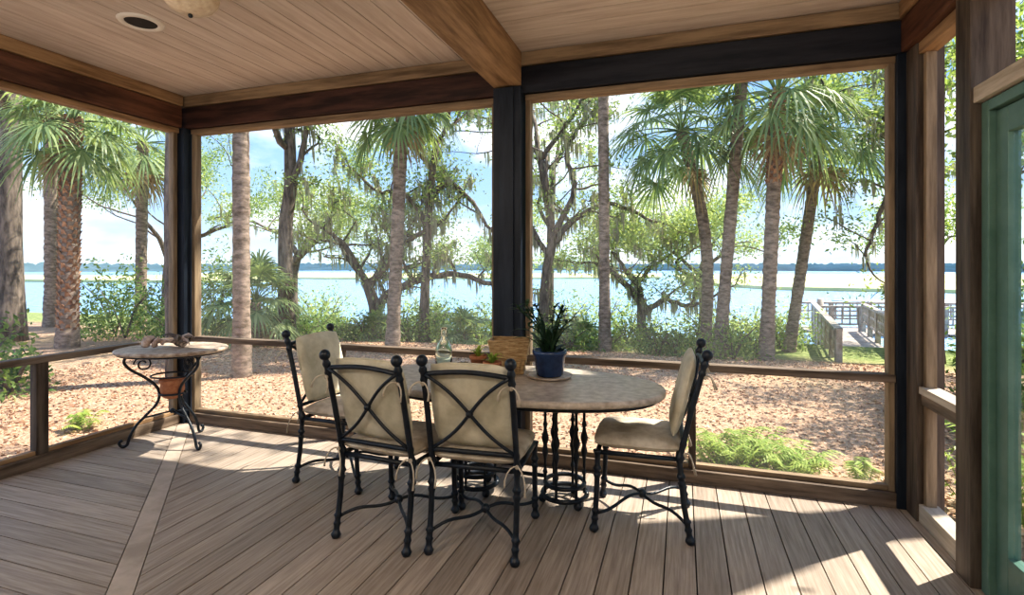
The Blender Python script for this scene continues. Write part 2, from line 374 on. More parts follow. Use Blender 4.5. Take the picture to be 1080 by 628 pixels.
for sx_ in (-1, 1):
    zs = [i * .93 / 92 for i in range(93)]
    mb.tube([(sx_ * .215, yb(z), z) for z in zs], [knobr(z, .0145, KR) for z in zs], 'iron', 10)
    mb.ball((sx_ * .215, yb(.952), .952), .028, 'iron')
    zs = [i * .43 / 50 for i in range(51)]
    mb.tube([(sx_ * .215, .45 + .02 * (1 - z / .43) ** 2, z) for z in zs], [knobr(z, .0145, [k for k in KR if k[0] < .45]) for z in zs], 'iron', 10)
    mb.tube([(sx_ * .215, yb(.42), .42), (sx_ * .215, .45, .42)], .013, 'iron')
    pts = []
    for k in range(17):
        t = k / 16; z = .885 - .375 * t; s_ = 1 - 2 * t
        pts.append((sx_ * .205 * (s_ * .72 + .28 * s_ ** 3), yb(z) - .006, z))
    mb.tube(pts, .0085, 'iron')
    pts = [(sx_ * .215 * (1 - 2 * t), .01 + t * .44, .10 + .035 * math.sin(t * pi) + .012 * math.sin(t * 4 * pi)) for t in [k / 20 for k in range(21)]]
    mb.tube(pts, .0085, 'iron')
mb.ball((0, yb(.7) - .008, .6975), .018, 'iron', 8)
mb.ball((0, .23, .137), .024, 'iron', 8)
for y_ in (yb(.42), .45): mb.tube([(-.215, y_, .42), (.215, y_, .42)], .013, 'iron')
for z_, am in ((.885, .018), (.50, 0)):
    mb.tube([(-.215 + .43 * k / 12, yb(z_), z_ + am * math.sin(pi * k / 12)) for k in range(13)], .012, 'iron')
bd = Vector((0, yb(.9) - yb(.5), .4)).normalized(); bn = Vector((0, bd.z, -bd.y))
slab(mb, Vector((0, (yb(.9) + yb(.5)) / 2, .715)) + bn * .05, (1, 0, 0), bd, bn, .207, .215, .032, 'cushback', [(-.4, -.4), (.4, -.4), (-.4, .4), (.4, .4)])
slab(mb, (0, .25, .47), (1, 0, 0), (0, 1, 0), (0, 0, 1), .228, .225, .04, 'cushion', [(-.4, -.4), (.4, -.4), (-.4, .4), (.4, .4)])
for sx_ in (-1, 1):
    ribbon(mb, (sx_ * .215, yb(.84) - .02, .84), (1, -1), .07); ribbon(mb, (sx_ * .22, yb(.44) - .022, .45), (1, -1), .12)
ch = mb.obj('dining_chair', (-1.475, 2.27, 0.0), math.radians(-5))
inst(ch, 'dining_chair.001', (-.955, 2.315, 0), math.radians(4))
inst(ch, 'dining_chair.002', (-2.345, 2.99, 0), math.radians(-92))
inst(ch, 'dining_chair.003', (0.02, 2.985, 0), math.radians(92))

# ------------------------------------------------------------------ dining table
mb = MB(); TX, TY = -.95, 2.87; A, B = .87, .45
def sup(r_, z_, n=72, e=2.25):
    return [(TX + (A + r_) * math.copysign(abs(math.cos(2 * pi * k / n)) ** (2 / e), math.cos(2 * pi * k / n)), TY + (B + r_) * math.copysign(abs(math.sin(2 * pi * k / n)) ** (2 / e), math.sin(2 * pi * k / n)), z_) for k in range(n)]
rings = [sup(-.03, .705), sup(-.008, .706), sup(0, .714), sup(0, .728), sup(-.006, .738), sup(-.02, .74)]
vs = [p for r_ in rings for p in r_]; n = 72
fs = [(i * n + k, i * n + (k + 1) % n, (i + 1) * n + (k + 1) % n, (i + 1) * n + k) for i in range(5) for k in range(n)]
mb.add(vs, fs, 'stone', True); mb.add(rings[-1], [tuple(range(n))], 'stone'); mb.add(rings[0], [tuple(range(n - 1, -1, -1))], 'stone')
p = sup(-.05, .692); mb.tube(p + [p[0]], .013, 'iron')
for cx, cy in ((-.66, 3.04), (-1.22, 3.04)):
    mb.ring((cx, cy, .12), .115, .013, 'iron'); mb.ring((cx, cy, .66), .115, .012, 'iron'); mb.ring((cx, cy, .055), .13, .014, 'iron')
    mb.lathe((cx, cy, .675), [(.14, 0), (.14, .012), (.1, .018)], 'iron')
    for k in range(6):
        a = 2 * pi * k / 6 + .3; px, py = cx + .115 * math.cos(a), cy + .115 * math.sin(a)
        zs = [.055 + i * .61 / 60 for i in range(61)]
        mb.tube([(px, py, z) for z in zs], [knobr(z, .0085, [(.18, .015, .012), (.3, .019, .03), (.38, .022, .035), (.46, .015, .012), (.56, .013, .01)]) for z in zs], 'iron', 8)
        if k % 2: mb.ball((cx + .13 * math.cos(a), cy + .13 * math.sin(a), .025), .025, 'iron', 8)
for zz in (.14, .67): mb.tube([(-.78, 3.04, zz), (-1.10, 3.04, zz)], .012, 'iron')
mb.obj('dining_table')

# ------------------------------------------------------------------ table-top things
def strap(mb, base, az, L_, w, rise, mat, seg=7):
    vs = []
    d = Vector((math.cos(az), math.sin(az), 0)); s_ = Vector((-d.y, d.x, 0))
    for k in range(seg + 1):
        t = k / seg; p = Vector(base) + d * (L_ * (t ** 1.2)) + Vector((0, 0, rise * math.sin(t * pi * .66)))
        ww = w * math.sin(pi * (.12 + .88 * t)) ** .7 if t < 1 else .0005
        vs += [p - s_ * ww, p + Vector((0, 0, -ww * .3)), p + s_ * ww]
    fs = []
    for k in range(seg):
        a = k * 3; fs += [(a, a + 1, a + 4, a + 3), (a + 1, a + 2, a + 5, a + 4)]
    mb.add(vs, fs, mat, True)
mb = MB()
mb.lathe((0, 0, 0), [(.09, 0), (.125, .004), (.135, .016), (.122, .014), (.08, .008)], 'stone2', 32)
mb.lathe((0, 0, .009), [(.068, 0), (.078, .01), (.094, .12), (.102, .13), (.102, .152), (.09, .154), (.086, .135), (.001, .132)], 'bluepot', 32)
mb.lathe((0, 0, .14), [(.086, 0), (.001, .004)], 'soil', 20, closed=False)
for k in range(38):
    strap(mb, (R.uniform(-.04, .04), R.uniform(-.04, .04), .14), R.uniform(0, 2 * pi), R.uniform(.08, .23), R.uniform(.008, .014), R.uniform(.03, .2), 'houseleaf')
for k in range(12):
    a = R.uniform(0, 6.28); rr_ = R.uniform(.05, .2); h = R.uniform(.26, .44)
    P = crv([(0, 0, .13), (.4 * rr_ * math.cos(a), .4 * rr_ * math.sin(a), .13 + h * .4), (rr_ * math.cos(a), rr_ * math.sin(a), h)], 4)
    mb.tube(P, .004, 'houseleaf', 5)
    for j in range(8): strap(mb, P[-1 - (j % 4)], R.uniform(0, 6.28), R.uniform(.045, .09), .010, R.uniform(-.02, .05), 'houseleaf', 4)
mb.obj('potted_plant', (-.742, 3.0, .741))
mb = MB()
mb.lathe((0, 0, 0), [(.036, 0), (.048, .075), (.055, .076), (.056, .098), (.049, .099), (.046, .085), (.001, .084)], 'terra', 24)
for k in range(18): strap(mb, (0, 0, .08), R.uniform(0, 6.28), R.uniform(.03, .08), .009, R.uniform(.03, .08), 'fern')
tp = mb.obj('terracotta_pot', (-1.05, 2.86, .7405)); o = inst(tp, 'terracotta_pot.001', (-1.21, 3.04, .7405), 2.1)
mb = MB()
def sq(h, z): return [(h * sx_, h * .8 * sy_, z) for sx_, sy_ in ((-1, -1), (1, -1), (1, 1), (-1, 1))]
lv = [sq(.085, 0), sq(.125, .2), sq(.115, .2), sq(.078, .012)]
mb.add([p for l in lv for p in l], [(0, 3, 2, 1)] + [(i * 4 + k, i * 4 + (k + 1) % 4, i * 4 + 4 + (k + 1) % 4, i * 4 + 4 + k) for i in range(3) for k in range(4)] + [(12, 13, 14, 15)], 'wicker')
for z, h in ((.2, .12), (.1, .106), (.01, .088)):
    p = sq(h, z); mb.tube(p + [p[0]], .008, 'wicker', 6, False)
for k in range(9):
    t = -1 + k / 4
    mb.tube([(.083 * t, -.069, .005), (.12 * t, -.099, .2)], .0035, 'wicker', 5); mb.tube([(.083 * t, .069, .005), (.12 * t, .099, .2)], .0035, 'wicker', 5)
mb.obj('wicker_basket', (-1.01, 3.07, .7405), math.radians(12))
mb = MB()
mb.lathe((0, 0, 0), [(.045, 0), (.05, .01), (.05, .15), (.04, .19), (.018, .22), (.016, .27), (.021, .275), (.021, .285), (.013, .285), (.013, .22), (.034, .185), (.044, .15), (.044, .015), (.001, .012)], 'glass', 28)
mb.obj('glass_bottle', (-1.36, 2.86, .7405))
mb = MB()
mb.lathe((0, 0, 0), [(.03, 0), (.033, .005), (.038, .09), (.035, .09), (.03, .01), (.001, .008)], 'glass', 24); mb.obj('drinking_glass', (-1.22, 2.82, .7405))

# ------------------------------------------------------------------ side table
mb = MB()
mb.lathe((0, 0, .725), [(.385, 0), (.4, .006), (.405, .016), (.4, .026), (.385, .03), (.36, .03), (.35, .027), (.001, .027)], 'stone2', 48, sy=.8)
mb.ring((0, 0, .722), .37, .01, 'iron', 40, sy=.8)
for a in (math.radians(200), math.radians(330), math.radians(80)):
    ca, sa = math.cos(a), math.sin(a)
    pr = [(.30, .715), (.33, .66), (.29, .60), (.20, .54), (.12, .47), (.09, .40), (.11, .32), (.18, .24), (.25, .16), (.29, .08), (.31, .02), (.345, .012), (.36, .04), (.34, .06)]
    mb.tube(crv([(r_ * ca, r_ * sa * .85, z) for r_, z in pr]), .0105, 'iron', 8)
    sc = [Vector(((.20 + (.02 + .045 * (1 - t)) * math.cos(t * 9)) * ca, (.20 + (.02 + .045 * (1 - t)) * math.cos(t * 9)) * sa * .85, .635 + (.02 + .045 * (1 - t)) * math.sin(t * 9))) for t in [k / 30 for k in range(31)]]
    mb.tube(sc, .006, 'iron', 6)
    mb.tube([(.20 * ca, .20 * sa * .85, .22), (0, 0, .26)], .007, 'iron', 6)
mb.ring((0, 0, .40), .095, .008, 'iron', 28, sy=.85); mb.ring((0, 0, .54), .15, .007, 'iron', 28, sy=.85)
mb.lathe((0, 0, .36), [(.04, 0), (.07, .02), (.085, .07), (.08, .12), (.092, .135), (.092, .15), (.075, .15), (.065, .13), (.001, .128)], 'terra', 28)
mb.ball((0, 0, .26), .02, 'iron', 8)
mb.obj('side_table', (-3.80, 3.08, 0), math.radians(18))
mb = MB()
for k in range(16):
    a = R.uniform(0, 6.28); L_ = R.uniform(.12, .27); z = R.uniform(.02, .08)
    p0 = Vector((-.04 * math.cos(a), -.03 * math.sin(a), .025)); d = Vector((math.cos(a), math.sin(a) * .6, 0))
    mb.tube([p0, p0 + d * L_ * .4 + Vector((0, 0, z * .7)), p0 + d * L_ * .75 + Vector((R.uniform(-.02, .02), 0, z)), p0 + d * L_ + Vector((0, R.uniform(-.02, .02), z * R.uniform(.3, .9)))], [.024, .018, .011, .003], 'bark' if k % 3 else 'shell', 7)
mb.obj('driftwood', (-3.76, 3.12, .7545))
mb = MB()
P = []; rad = []
for i in range(70):
    t = i / 69; a = t * 5.2 * pi; rr_ = .01 + .036 * t; P.append((.10 - .15 * t, rr_ * math.cos(a) * .7, .045 + rr_ * math.sin(a) * .7)); rad.append(.004 + .026 * t ** 1.2)
mb.tube(P, rad, 'shell', 12)
for i in range(20, 70, 7): p = Vector(P[i]); mb.tube([p, p + (p - Vector((p.x, 0, .045))) * 1.1 + Vector((0, 0, .008))], [.010, .002], 'shell', 6)
mb.obj('conch_shell', (-3.86, 2.98, .762), math.radians(25))

# ------------------------------------------------------------------ terrain & water
def gz(x, y):
    t = min(max((y - 9.5) / 4.5, 0), 1); t = t * t * (3 - 2 * t)
    t2 = min(max((y - 16) / 6, 0), 1)
    return -.35 - .4 * t - .9 * t2 + .05 * noise.noise(Vector((x * .3, y * .3, 0))) + .015 * noise.noise(Vector((x * 2, y * 2, 3)))
def axis(a, b, fine0, fine1, f, c_):
    out_ = []; t = a
    while t < b:
        out_.append(t); t += f if fine0 <= t < fine1 else c_
    out_.append(b); return out_
xs = axis(-60, 60, -12, 10, .2, 1.5); ys_ = axis(-12, 30, 3.4, 16, .2, 1.)
mb = MB(); nx = len(xs)
mb.add([(x, y, gz(x, y)) for y in ys_ for x in xs], [(j * nx + i, j * nx + i + 1, (j + 1) * nx + i + 1, (j + 1) * nx + i) for j in range(len(ys_) - 1) for i in range(nx - 1)], 'ground', True)
mb.obj('ground')
mb = MB(); mb.add([(-500, 14, -1.1), (500, 14, -1.1), (500, 600, -1.1), (-500, 600, -1.1)], [(0, 1, 2, 3)], 'water'); mb.obj('water')
rng = np.random.default_rng(5)
def flatland(name, poly, mat, h):
    mb = MB(); mb.prism(poly, -1.3, -1.1 + h, mat); return mb.obj(name)
flatland('marsh_bank', [(-110, 80), (-60, 78), (-30, 88), (-4, 104), (-5, 140), (-130, 122)], 'marsh', .3)
flatland('marsh_bank.001', [(1, 72), (9, 58), (40, 54), (60, 52), (140, 60), (150, 120), (60, 150), (-2, 130)], 'marsh', .35)
flatland('sand_flat', [(10, 42), (30, 33), (90, 33), (110, 46), (30, 49)], 'sand', .06)
flatland('marsh_bank.002', [(-150, 44), (-60, 56), (-56, 64), (-70, 76), (-160, 75)], 'marsh', .4)
mb = MB(); pts = []
for k in range(1400):
    a = math.radians(200 - 220 * k / 1399); r_ = 260
    h = 2.1 + .7 * noise.noise(Vector((k * .012, 0, 0))) + .9 * noise.noise(Vector((k * .35, 4, 0))) + .5 * noise.noise(Vector((k * .9, 9, 0)))
    pts.append((r_ * math.cos(a), r_ * math.sin(a), h))
vs = [(x, y, -1.2) for x, y, h in pts] + [(x, y, max(h, .5)) for x, y, h in pts] + [(x * 1.1, y * 1.1, max(h * .9, .5)) for x, y, h in pts]
n = len(pts); mb.add(vs, [(i, i + 1, n + i + 1, n + i) for i in range(n - 1)] + [(n + i, n + i + 1, 2 * n + i + 1, 2 * n + i) for i in range(n - 1)], 'fartree'); mb.obj('far_treeline')
mb = MB(); cn = 42000
cx = rng.uniform(-10, 4.5, cn); cy = 3.75 + 8.5 * rng.uniform(0, 1, cn) ** 1.4
mk = ~((cx > -4.4) & (cx < 1.4) & (cy < 3.72)); cx, cy = cx[mk], cy[mk]
cen = np.stack([cx, cy, [gz(a, b_) + .008 for a, b_ in zip(cx, cy)]], 1)
cx2 = rng.uniform(-9, -4.45, 6000); cy2 = rng.uniform(.8, 3.8, 6000)
cen = np.vstack([cen, np.stack([cx2, cy2, [gz(a, b_) + .008 for a, b_ in zip(cx2, cy2)]], 1)])
mb.leaves(cen, .026, 'chip', rng, flat=1.2); mb.obj('leaf_litter')

# ------------------------------------------------------------------ palms
def frond(mb, base, d, Lp, Lb, nl, droop, mat, rr):
    d = Vector(d).normalized(); base = Vector(base); pts = []
    for k in range(5):
        t = k / 4; pts.append(base + d * (t * Lp) + Vector((0, 0, -droop * Lp * .45 * t * t)))
    mb.tube(pts, [.022, .018, .015, .013, .011], mat, 4)
    E = pts[-1]; T = (pts[-1] - pts[-2]).normalized(); S_ = T.cross(Vector((0, 0, 1)))
    if S_.length < .05: S_ = Vector((1, 0, 0))
    S_.normalize(); Nn = S_.cross(T)
    for k in range(nl):
        a = math.radians(-120 + 240 * k / (nl - 1)) + rr.uniform(-.03, .03)
        dd = T * math.cos(a) + S_ * math.sin(a) + Nn * (.22 * (1 - math.cos(a)) + (.06 if k % 2 else -.04)); dd.normalize()
        ln = Lb * (.62 + .38 * math.cos(a / 2)) * rr.uniform(.88, 1.1); w = S_ * math.cos(a) - T * math.sin(a)
        vs = []
        for j, (t, ww) in enumerate(((0, .006), (.38, .030), (.72, .018), (1, .002))):
            p = E + dd * (ln * t) + Vector((0, 0, -ln * (.2 + .6 * droop) * t ** 2.6))
            vs += [p - w * ww, p + w * ww]
        mb.add(vs, [(0, 1, 3, 2), (2, 3, 5, 4), (4, 5, 7, 6)], mat)
def palm(name, base, top, r, nf=34, Lp=.95, Lb=.85, boots=0., seed=1, bend=0, dead=4, nl=26):
    rr = random.Random(seed); mb = MB(); base = Vector(base); top = Vector(top); n = max(int((top - base).length / .08), 3); pts = []; rad = []
    o = Vector(base)
    for k in range(n + 1):
        t = k / n; p = base.lerp(top, t) + Vector((bend * math.sin(t * pi), 0, 0)); pts.append(p - o)
        rad.append(r * (1.25 - .25 * min(t * 6, 1)) * (1 + .05 * (k % 2) + .06 * rr.uniform(-1, 1)))
    mb.tube(pts, rad, 'palmbark', 12)
    if boots:
        L_ = (top - base).length; nb = int(L_ * boots / .085)
        for i in range(nb):
            t = 1 - boots * (i / nb); c_ = base.lerp(top, t) + Vector((bend * math.sin(t * pi), 0, 0)) - o
            for j in range(6):
                a = j * 2 * pi / 6 + (i % 2) * pi / 6 + rr.uniform(-.1, .1); dd = Vector((math.cos(a), math.sin(a), 0)); s_ = Vector((-dd.y, dd.x, 0))
                p0 = c_ + dd * r * .9; p1 = c_ + dd * (r * 1.28) + Vector((0, 0, .13)) + s_ * rr.uniform(-.03, .03)
                mb.add([p0 - s_ * .06, p0 + s_ * .06, p1 + s_ * .025, p1 - s_ * .025, p0 - dd * .05 + Vector((0, 0, .1)), ], [(0, 1, 2, 3), (0, 3, 4), (1, 4, 2), (3, 2, 4)], 'palmboot')
    C = pts[-1]
    for k in range(nf):
        az = k * 2.39996 + rr.uniform(-.2, .2); el = math.radians(85 - 118 * (k / nf) ** .85 + rr.uniform(-10, 10))
        d = Vector((math.cos(az) * math.cos(el), math.sin(az) * math.cos(el), math.sin(el)))
        frond(mb, C + d * .05, d, Lp * rr.uniform(.75, 1.15), Lb * rr.uniform(.85, 1.1), nl, .3 + .5 * (k / nf), 'palmleaf', rr)
    for k in range(dead):
        az = rr.uniform(0, 6.28); d = Vector((math.cos(az) * .45, math.sin(az) * .45, -.8))
        frond(mb, C - Vector((0, 0, .1)), d, Lp * .7, Lb * .7, 14, .7, 'deadleaf', rr)
    return mb.obj(name, tuple(o))
def B3(x, y): return (x, y, gz(x, y) - .04)
palm('palm_tree', B3(-6.0, 10.04), (-5.78, 10.1, 5.0), .135, nf=26, Lp=.8, Lb=.72, seed=3, dead=3)
palm('palm_tree.001', B3(-6.56, 6.49), (-6.7, 6.6, 6.8), .125, seed=4)
palm('palm_tree.002', B3(-12.3, 7.58), (-12.2, 7.6, 4.4), .17, nf=28, Lp=.85, Lb=.8, boots=.95, seed=5)
palm('palm_tree.003', B3(-14.8, 11.0), (-14.7, 11, 4.9), .14, nf=26, Lp=1., Lb=.9, seed=6)
palm('palm_tree.004', B3(.49, 13.3), (-.02, 13.1, 4.6), .13, nf=36, Lp=1.15, Lb=.95, seed=7, bend=.3, dead=2)
palm('palm_tree.005', B3(1.6, 11.56), (1.82, 11.6, 4.8), .13, nf=32, Lp=1.0, Lb=.85, boots=.35, seed=8)
palm('palm_tree.006', B3(2.52, 14.5), (3.3, 14.75, 4.7), .13, nf=36, Lp=1.15, Lb=1.0, seed=9)
palm('palm_tree.007', B3(-1.68, 12.07), (-1.75, 12.1, 9.0), .12, seed=10)
palm('palm_tree.008', B3(.74, 11.9), (1.45, 12.1, 8.5), .12, seed=11)
palm('palm_tree.009', B3(-17.2, 10.2), (-17.2, 10.2, 6.5), .17, seed=12)
palm('palm_tree.010', B3(-9.3, 9.6), (-9.3, 9.6, .55), .12, nf=26, Lp=.8, Lb=.7, seed=13, dead=2)
palm('palm_tree.011', B3(-9.0, 2.0), (-9.2, 1.8, 6.2), .17, seed=14)
for i, (x, y, h) in enumerate(((-5.2, 12.2, .1), (-2.3, 12.8, .0), (-7.4, 11.7, .1))):
    palm('palmetto' + ('.%03d' % i if i else ''), B3(x, y), (x, y, gz(x, y) + .15 + h), .07, nf=14, Lp=.45, Lb=.5, seed=50 + i, dead=1, nl=18)

# ------------------------------------------------------------------ oaks
def oak(name, base, segs, r0, seed, levels=4, L0=1.6, leaf='oakleaf', nleaf=46, lsize=.055, flat=.5, spread=.8, moss=0, clus=.26, limbs=(), nb=4):
    rr = random.Random(seed); rg = np.random.default_rng(seed); mb = MB(); base = Vector(base); LC = []; MO = []
    def br(p, d, L_, r, lv):
        pts = [p]; rad = [r]; n = 5; cur = d.normalized()
        for k in range(n):
            cur = (cur + Vector((rr.uniform(-1, 1), rr.uniform(-1, 1), rr.uniform(-.7, .8))) * .33).normalized()
            pts.append(pts[-1] + cur * (L_ / n)); rad.append(r * (1 - .4 * (k + 1) / n))
            if moss and lv >= 1 and rr.random() < moss: MO.append(pts[-1])
        mb.tube(pts, rad, 'bark', 8 if lv < 2 else 5)
        if lv >= levels - 1:
            for q_ in pts[2:]:
                LC.append(np.array(q_) + rg.normal(0, clus, (nleaf // 3, 3)) * np.array([1, 1, .5]))
        if lv < levels:
            for c_ in range(3 if lv < 2 else 2 + (rr.random() < .4)):
                v = Vector((rr.uniform(-1, 1), rr.uniform(-1, 1), rr.uniform(-.35, .8) * (1 - flat) + .08)); v.normalize()
                nd = (cur * (1 - spread * .5) + v * spread).normalized()
                br(pts[-1] if c_ < 2 else pts[3], nd, L_ * rr.uniform(.62, .85), rad[-1] * (.78 if c_ == 0 else .6), lv + 1)
    P = crv([Vector((0, 0, 0))] + [Vector(s_) - base for s_ in segs], 5)
    rad = [r0 * (1.3 - .3 * min(1, i / 3)) * (1 - .35 * i / len(P)) for i in range(len(P))]
    mb.tube(P, rad, 'bark', 12)
    td = (P[-1] - P[-3]).normalized()
    for c_ in range(nb):
        a = c_ * 1.57 + rr.uniform(-.5, .5); v = Vector((math.cos(a), math.sin(a), rr.uniform(.1, .7) * (1 - flat) + .1))
        br(P[-1] if c_ < 3 else P[-4], (td * (1 - spread * .7) + v * spread).normalized(), L0 * rr.uniform(.8, 1.1), rad[-1] * .7, 1)
    for pl, ra, rb in limbs:
        Q = crv([Vector(p) - base for p in pl], 6); n = len(Q)
        Q = [q_ + Vector((rr.uniform(-.03, .03), rr.uniform(-.03, .03), rr.uniform(-.03, .03))) for q_ in Q]
        mb.tube(Q, [ra + (rb - ra) * i / (n - 1) for i in range(n)], 'bark', 9)
        for i in range(3, n, 3):
            v = Vector((rr.uniform(-1, 1), rr.uniform(-1, 1), rr.uniform(-.1, 1))).normalized()
            br(Q[i], v, rr.uniform(.5, .9), (ra + (rb - ra) * i / n) * .5, levels - 1)
            if moss: MO.append(Q[i]); MO.append(Q[i - 1])
        br(Q[-1], (Q[-1] - Q[-3]).normalized(), .8, rb * .9, levels - 1)
    if LC: mb.leaves(np.vstack(LC), lsize, leaf, rg)
    for p in MO:
        for k in range(6):
            q_ = p + Vector((rr.uniform(-.07, .07), rr.uniform(-.07, .07), 0)); ln = rr.uniform(.12, .5); w = rr.uniform(.007, .018)
            mb.add([q_ + Vector((-w, 0, 0)), q_ + Vector((w, 0, 0)), q_ + Vector((w * .8 + .02, .01, -ln * .6)), q_ + Vector((.01, .02, -ln)), q_ + Vector((-w * .8 + .01, 0, -ln * .6))], [(0, 1, 2, 3, 4)], 'moss')
    return mb.obj(name, tuple(base))
def oakat(name, x, y, segs, *a, **k): return oak(name, B3(x, y), segs, *a, **k)
oakat('oak_tree', -14.7, 7.84, [(-14.6, 7.8, 3.5), (-14.6, 7.9, 6.5)], .28, 21, L0=2.2)
oakat('oak_tree.001', -9.3, 10.6, [(-9.35, 10.6, 2.2), (-9.2, 10.6, 3.4), (-9.25, 10.6, 5.4)], .19, 22, L0=1.5, flat=.1, moss=.3,
      limbs=[([(-9.2, 10.6, 3.2), (-8.9, 10.6, 4.0), (-8.7, 10.7, 5.2)], .1, .05)])
oakat('oak_tree.002', -6.5, 12.4, [(-6.4, 12.4, 1.5), (-6.3, 12.4, 3.2), (-6.1, 12.4, 4.6)], .13, 23, L0=1.6, flat=.3, moss=.22, nleaf=40,
      limbs=[([(-6.35, 12.4, 3.0), (-5.9, 12.6, 3.55), (-5.4, 12.9, 3.2), (-4.9, 13.1, 2.4)], .1, .04), ([(-6.35, 12.4, 2.4), (-7.0, 12.4, 3.3), (-7.8, 12.3, 3.4), (-8.4, 12.2, 3.9)], .08, .03)])
oakat('oak_tree.003', -8.3, 12.6, [(-8.0, 12.5, .1), (-8.2, 12.4, .9)], .2, 24, L0=1.6, leaf='oakleaf2', flat=.75, spread=.9, moss=.3, nleaf=40, nb=3,
      limbs=[([(-8.1, 12.5, .0), (-7.6, 12.4, .55), (-6.8, 12.5, .95), (-5.8, 12.8, 1.15), (-4.7, 13.2, .85)], .14, .06),
             ([(-8.1, 12.4, .7), (-8.6, 12.0, 1.9), (-9.2, 11.8, 2.4)], .1, .04), ([(-8.1, 12.4, .8), (-7.5, 12.6, 1.9), (-6.9, 12.5, 2.1), (-6.0, 12.7, 2.6)], .1, .04)])
oakat('oak_tree.004', -3.6, 13.6, [(-3.45, 13.6, 1.2), (-3.3, 13.6, 2.2), (-3.6, 13.6, 4.2)], .15, 25, L0=1.8, flat=.3, moss=.2, nleaf=32,
      limbs=[([(-3.35, 13.6, 1.8), (-2.87, 13.8, 2.5), (-1.9, 14.1, 3.05), (-.8, 14.5, 2.6)], .11, .04), ([(-3.3, 13.6, 2.2), (-2.7, 13.6, 3.4), (-2.9, 13.5, 4.4), (-2.2, 13.4, 5.3)], .09, .035),
             ([(-3.35, 13.6, 1.6), (-3.9, 13.4, 2.6), (-4.3, 13.3, 3.9)], .08, .03)])
oakat('oak_tree.005', -1.1, 15.2, [(-1.1, 15.2, .2), (-1.2, 15.2, .9)], .14, 26, L0=1.3, leaf='oakleaf2', flat=.6, moss=.2, nleaf=60,
      limbs=[([(-1.1, 15.2, .0), (-.5, 15.5, .4), (.2, 15.7, .25), (.8, 15.9, .5)], .09, .04), ([(-1.1, 15.2, .3), (-1.9, 15.2, 1.2), (-2.6, 15.1, 1.5)], .08, .03)])
oakat('oak_tree.006', 5.3, 14.0, [(5.2, 14, 2), (4.9, 13.9, 4.0)], .2, 27, L0=1.8, flat=.3, moss=.2,
      limbs=[([(5.15, 14, 3.2), (4.6, 14.05, 3.1), (4.25, 14, 2.4), (4.0, 13.9, 1.6)], .08, .03), ([(4.95, 14, 3.8), (4.0, 13.6, 4.6), (3.2, 13.2, 5.2)], .08, .03)])
oakat('shade_oak', 3.6, 5.2, [(3.9, 5.5, 4), (3.0, 5.6, 6.8)], .22, 28, L0=2.4, flat=.85, lsize=.085, nleaf=30)  # crown above the frame, added to dapple sun on ground and floor
oakat('shade_oak.001', -7.3, 6.04, [(-7.3, 6.1, 4.5), (-5.4, 6.4, 7.0)], .15, 29, L0=2.2, flat=.85, lsize=.085, nleaf=22)  # second unseen canopy added for dappling, trunk kept behind the corner post
oakat('oak_tree.009', 6.5, 10, [(6.4, 10, 1.5), (6.3, 10, 3)], .17, 30, L0=1.6, flat=.2, nleaf=70)
oakat('oak_tree.010', -12.5, 14.5, [(-12.4, 14.4, 1.0), (-12.2, 14.4, 1.7)], .2, 31, L0=1.8, leaf='oakleaf2', flat=.35, nleaf=80, moss=.1)
oakat('oak_tree.011', -4.2, 17.0, [(-4.2, 17., 1), (-4.1, 17., 4.6)], .17, 33, L0=2., leaf='oakleaf2', flat=.2, nleaf=34, moss=.1)
oakat('oak_tree.012', -17.5, 14.0, [(-17.5, 14, 1), (-17.3, 14, 2.0)], .2, 34, L0=2.1, flat=.3, nleaf=84, leaf='oakleaf')
oakat('oak_tree.013', .6, 16.6, [(.6, 16.6, .5), (.5, 16.6, 1.1)], .14, 35, L0=1.3, flat=.4, nleaf=60, leaf='oakleaf2')
oakat('oak_tree.014', 6.4, 17.2, [(6.4, 17.2, .6), (6.3, 17.2, 1.2)], .12, 36, L0=1.1, flat=.3, nleaf=44)
oakat('oak_tree.015', 5.2, 8.4, [(5.2, 8.4, .6), (5.1, 8.4, 1.4)], .13, 37, L0=1.5, flat=.1, nleaf=80)
oakat('oak_tree.016', -5.6, 17.5, [(-5.6, 17.5, .3), (-5.7, 17.5, .8)], .12, 38, L0=1.2, leaf='oakleaf2', flat=.5, nleaf=50)

# ------------------------------------------------------------------ shrubs
def shrubs(name, blobs, seed, mat='shrub', size=.055, dens=520):
    rg = np.random.default_rng(seed); mb = MB()
    for x, y, r_, h in blobs:
        g_ = gz(x, y); k = int(dens * r_ * (r_ + h))
        a = rg.normal(size=(k, 3)); a /= np.linalg.norm(a, axis=1)[:, None]; a[:, 2] = abs(a[:, 2])
        q_ = a * (rg.uniform(.2, 1.1, k) ** .5)[:, None] * (1 + .3 * np.sin(a[:, 0:1] * 7 + x) * np.cos(a[:, 1:2] * 6))
        c_ = q_ * np.array([r_, r_, h]) + np.array([x, y, g_ + .02]); mb.leaves(c_, size, mat, rg)
        for j in range(6):
            an = rg.uniform(0, 6.28); mb.tube([(x, y, g_ - .02), (x + .3 * r_ * math.cos(an), y + .3 * r_ * math.sin(an), g_ + .5 * h), (x + .7 * r_ * math.cos(an), y + .7 * r_ * math.sin(an), g_ + .8 * h)], [.02, .014, .005], 'bark', 5)
    return mb.obj(name)
bl = []; bl2 = []; bl3 = []
for k in range(60):
    x = -11.5 + 17.5 * k / 59 + R.uniform(-.4, .4); y = R.uniform(11.4, 15.2)
    if 2.7 < x < 5.8: continue
    (bl if R.random() < .5 else bl2).append((x, y, R.uniform(.3, .8), R.uniform(.35, .9)))
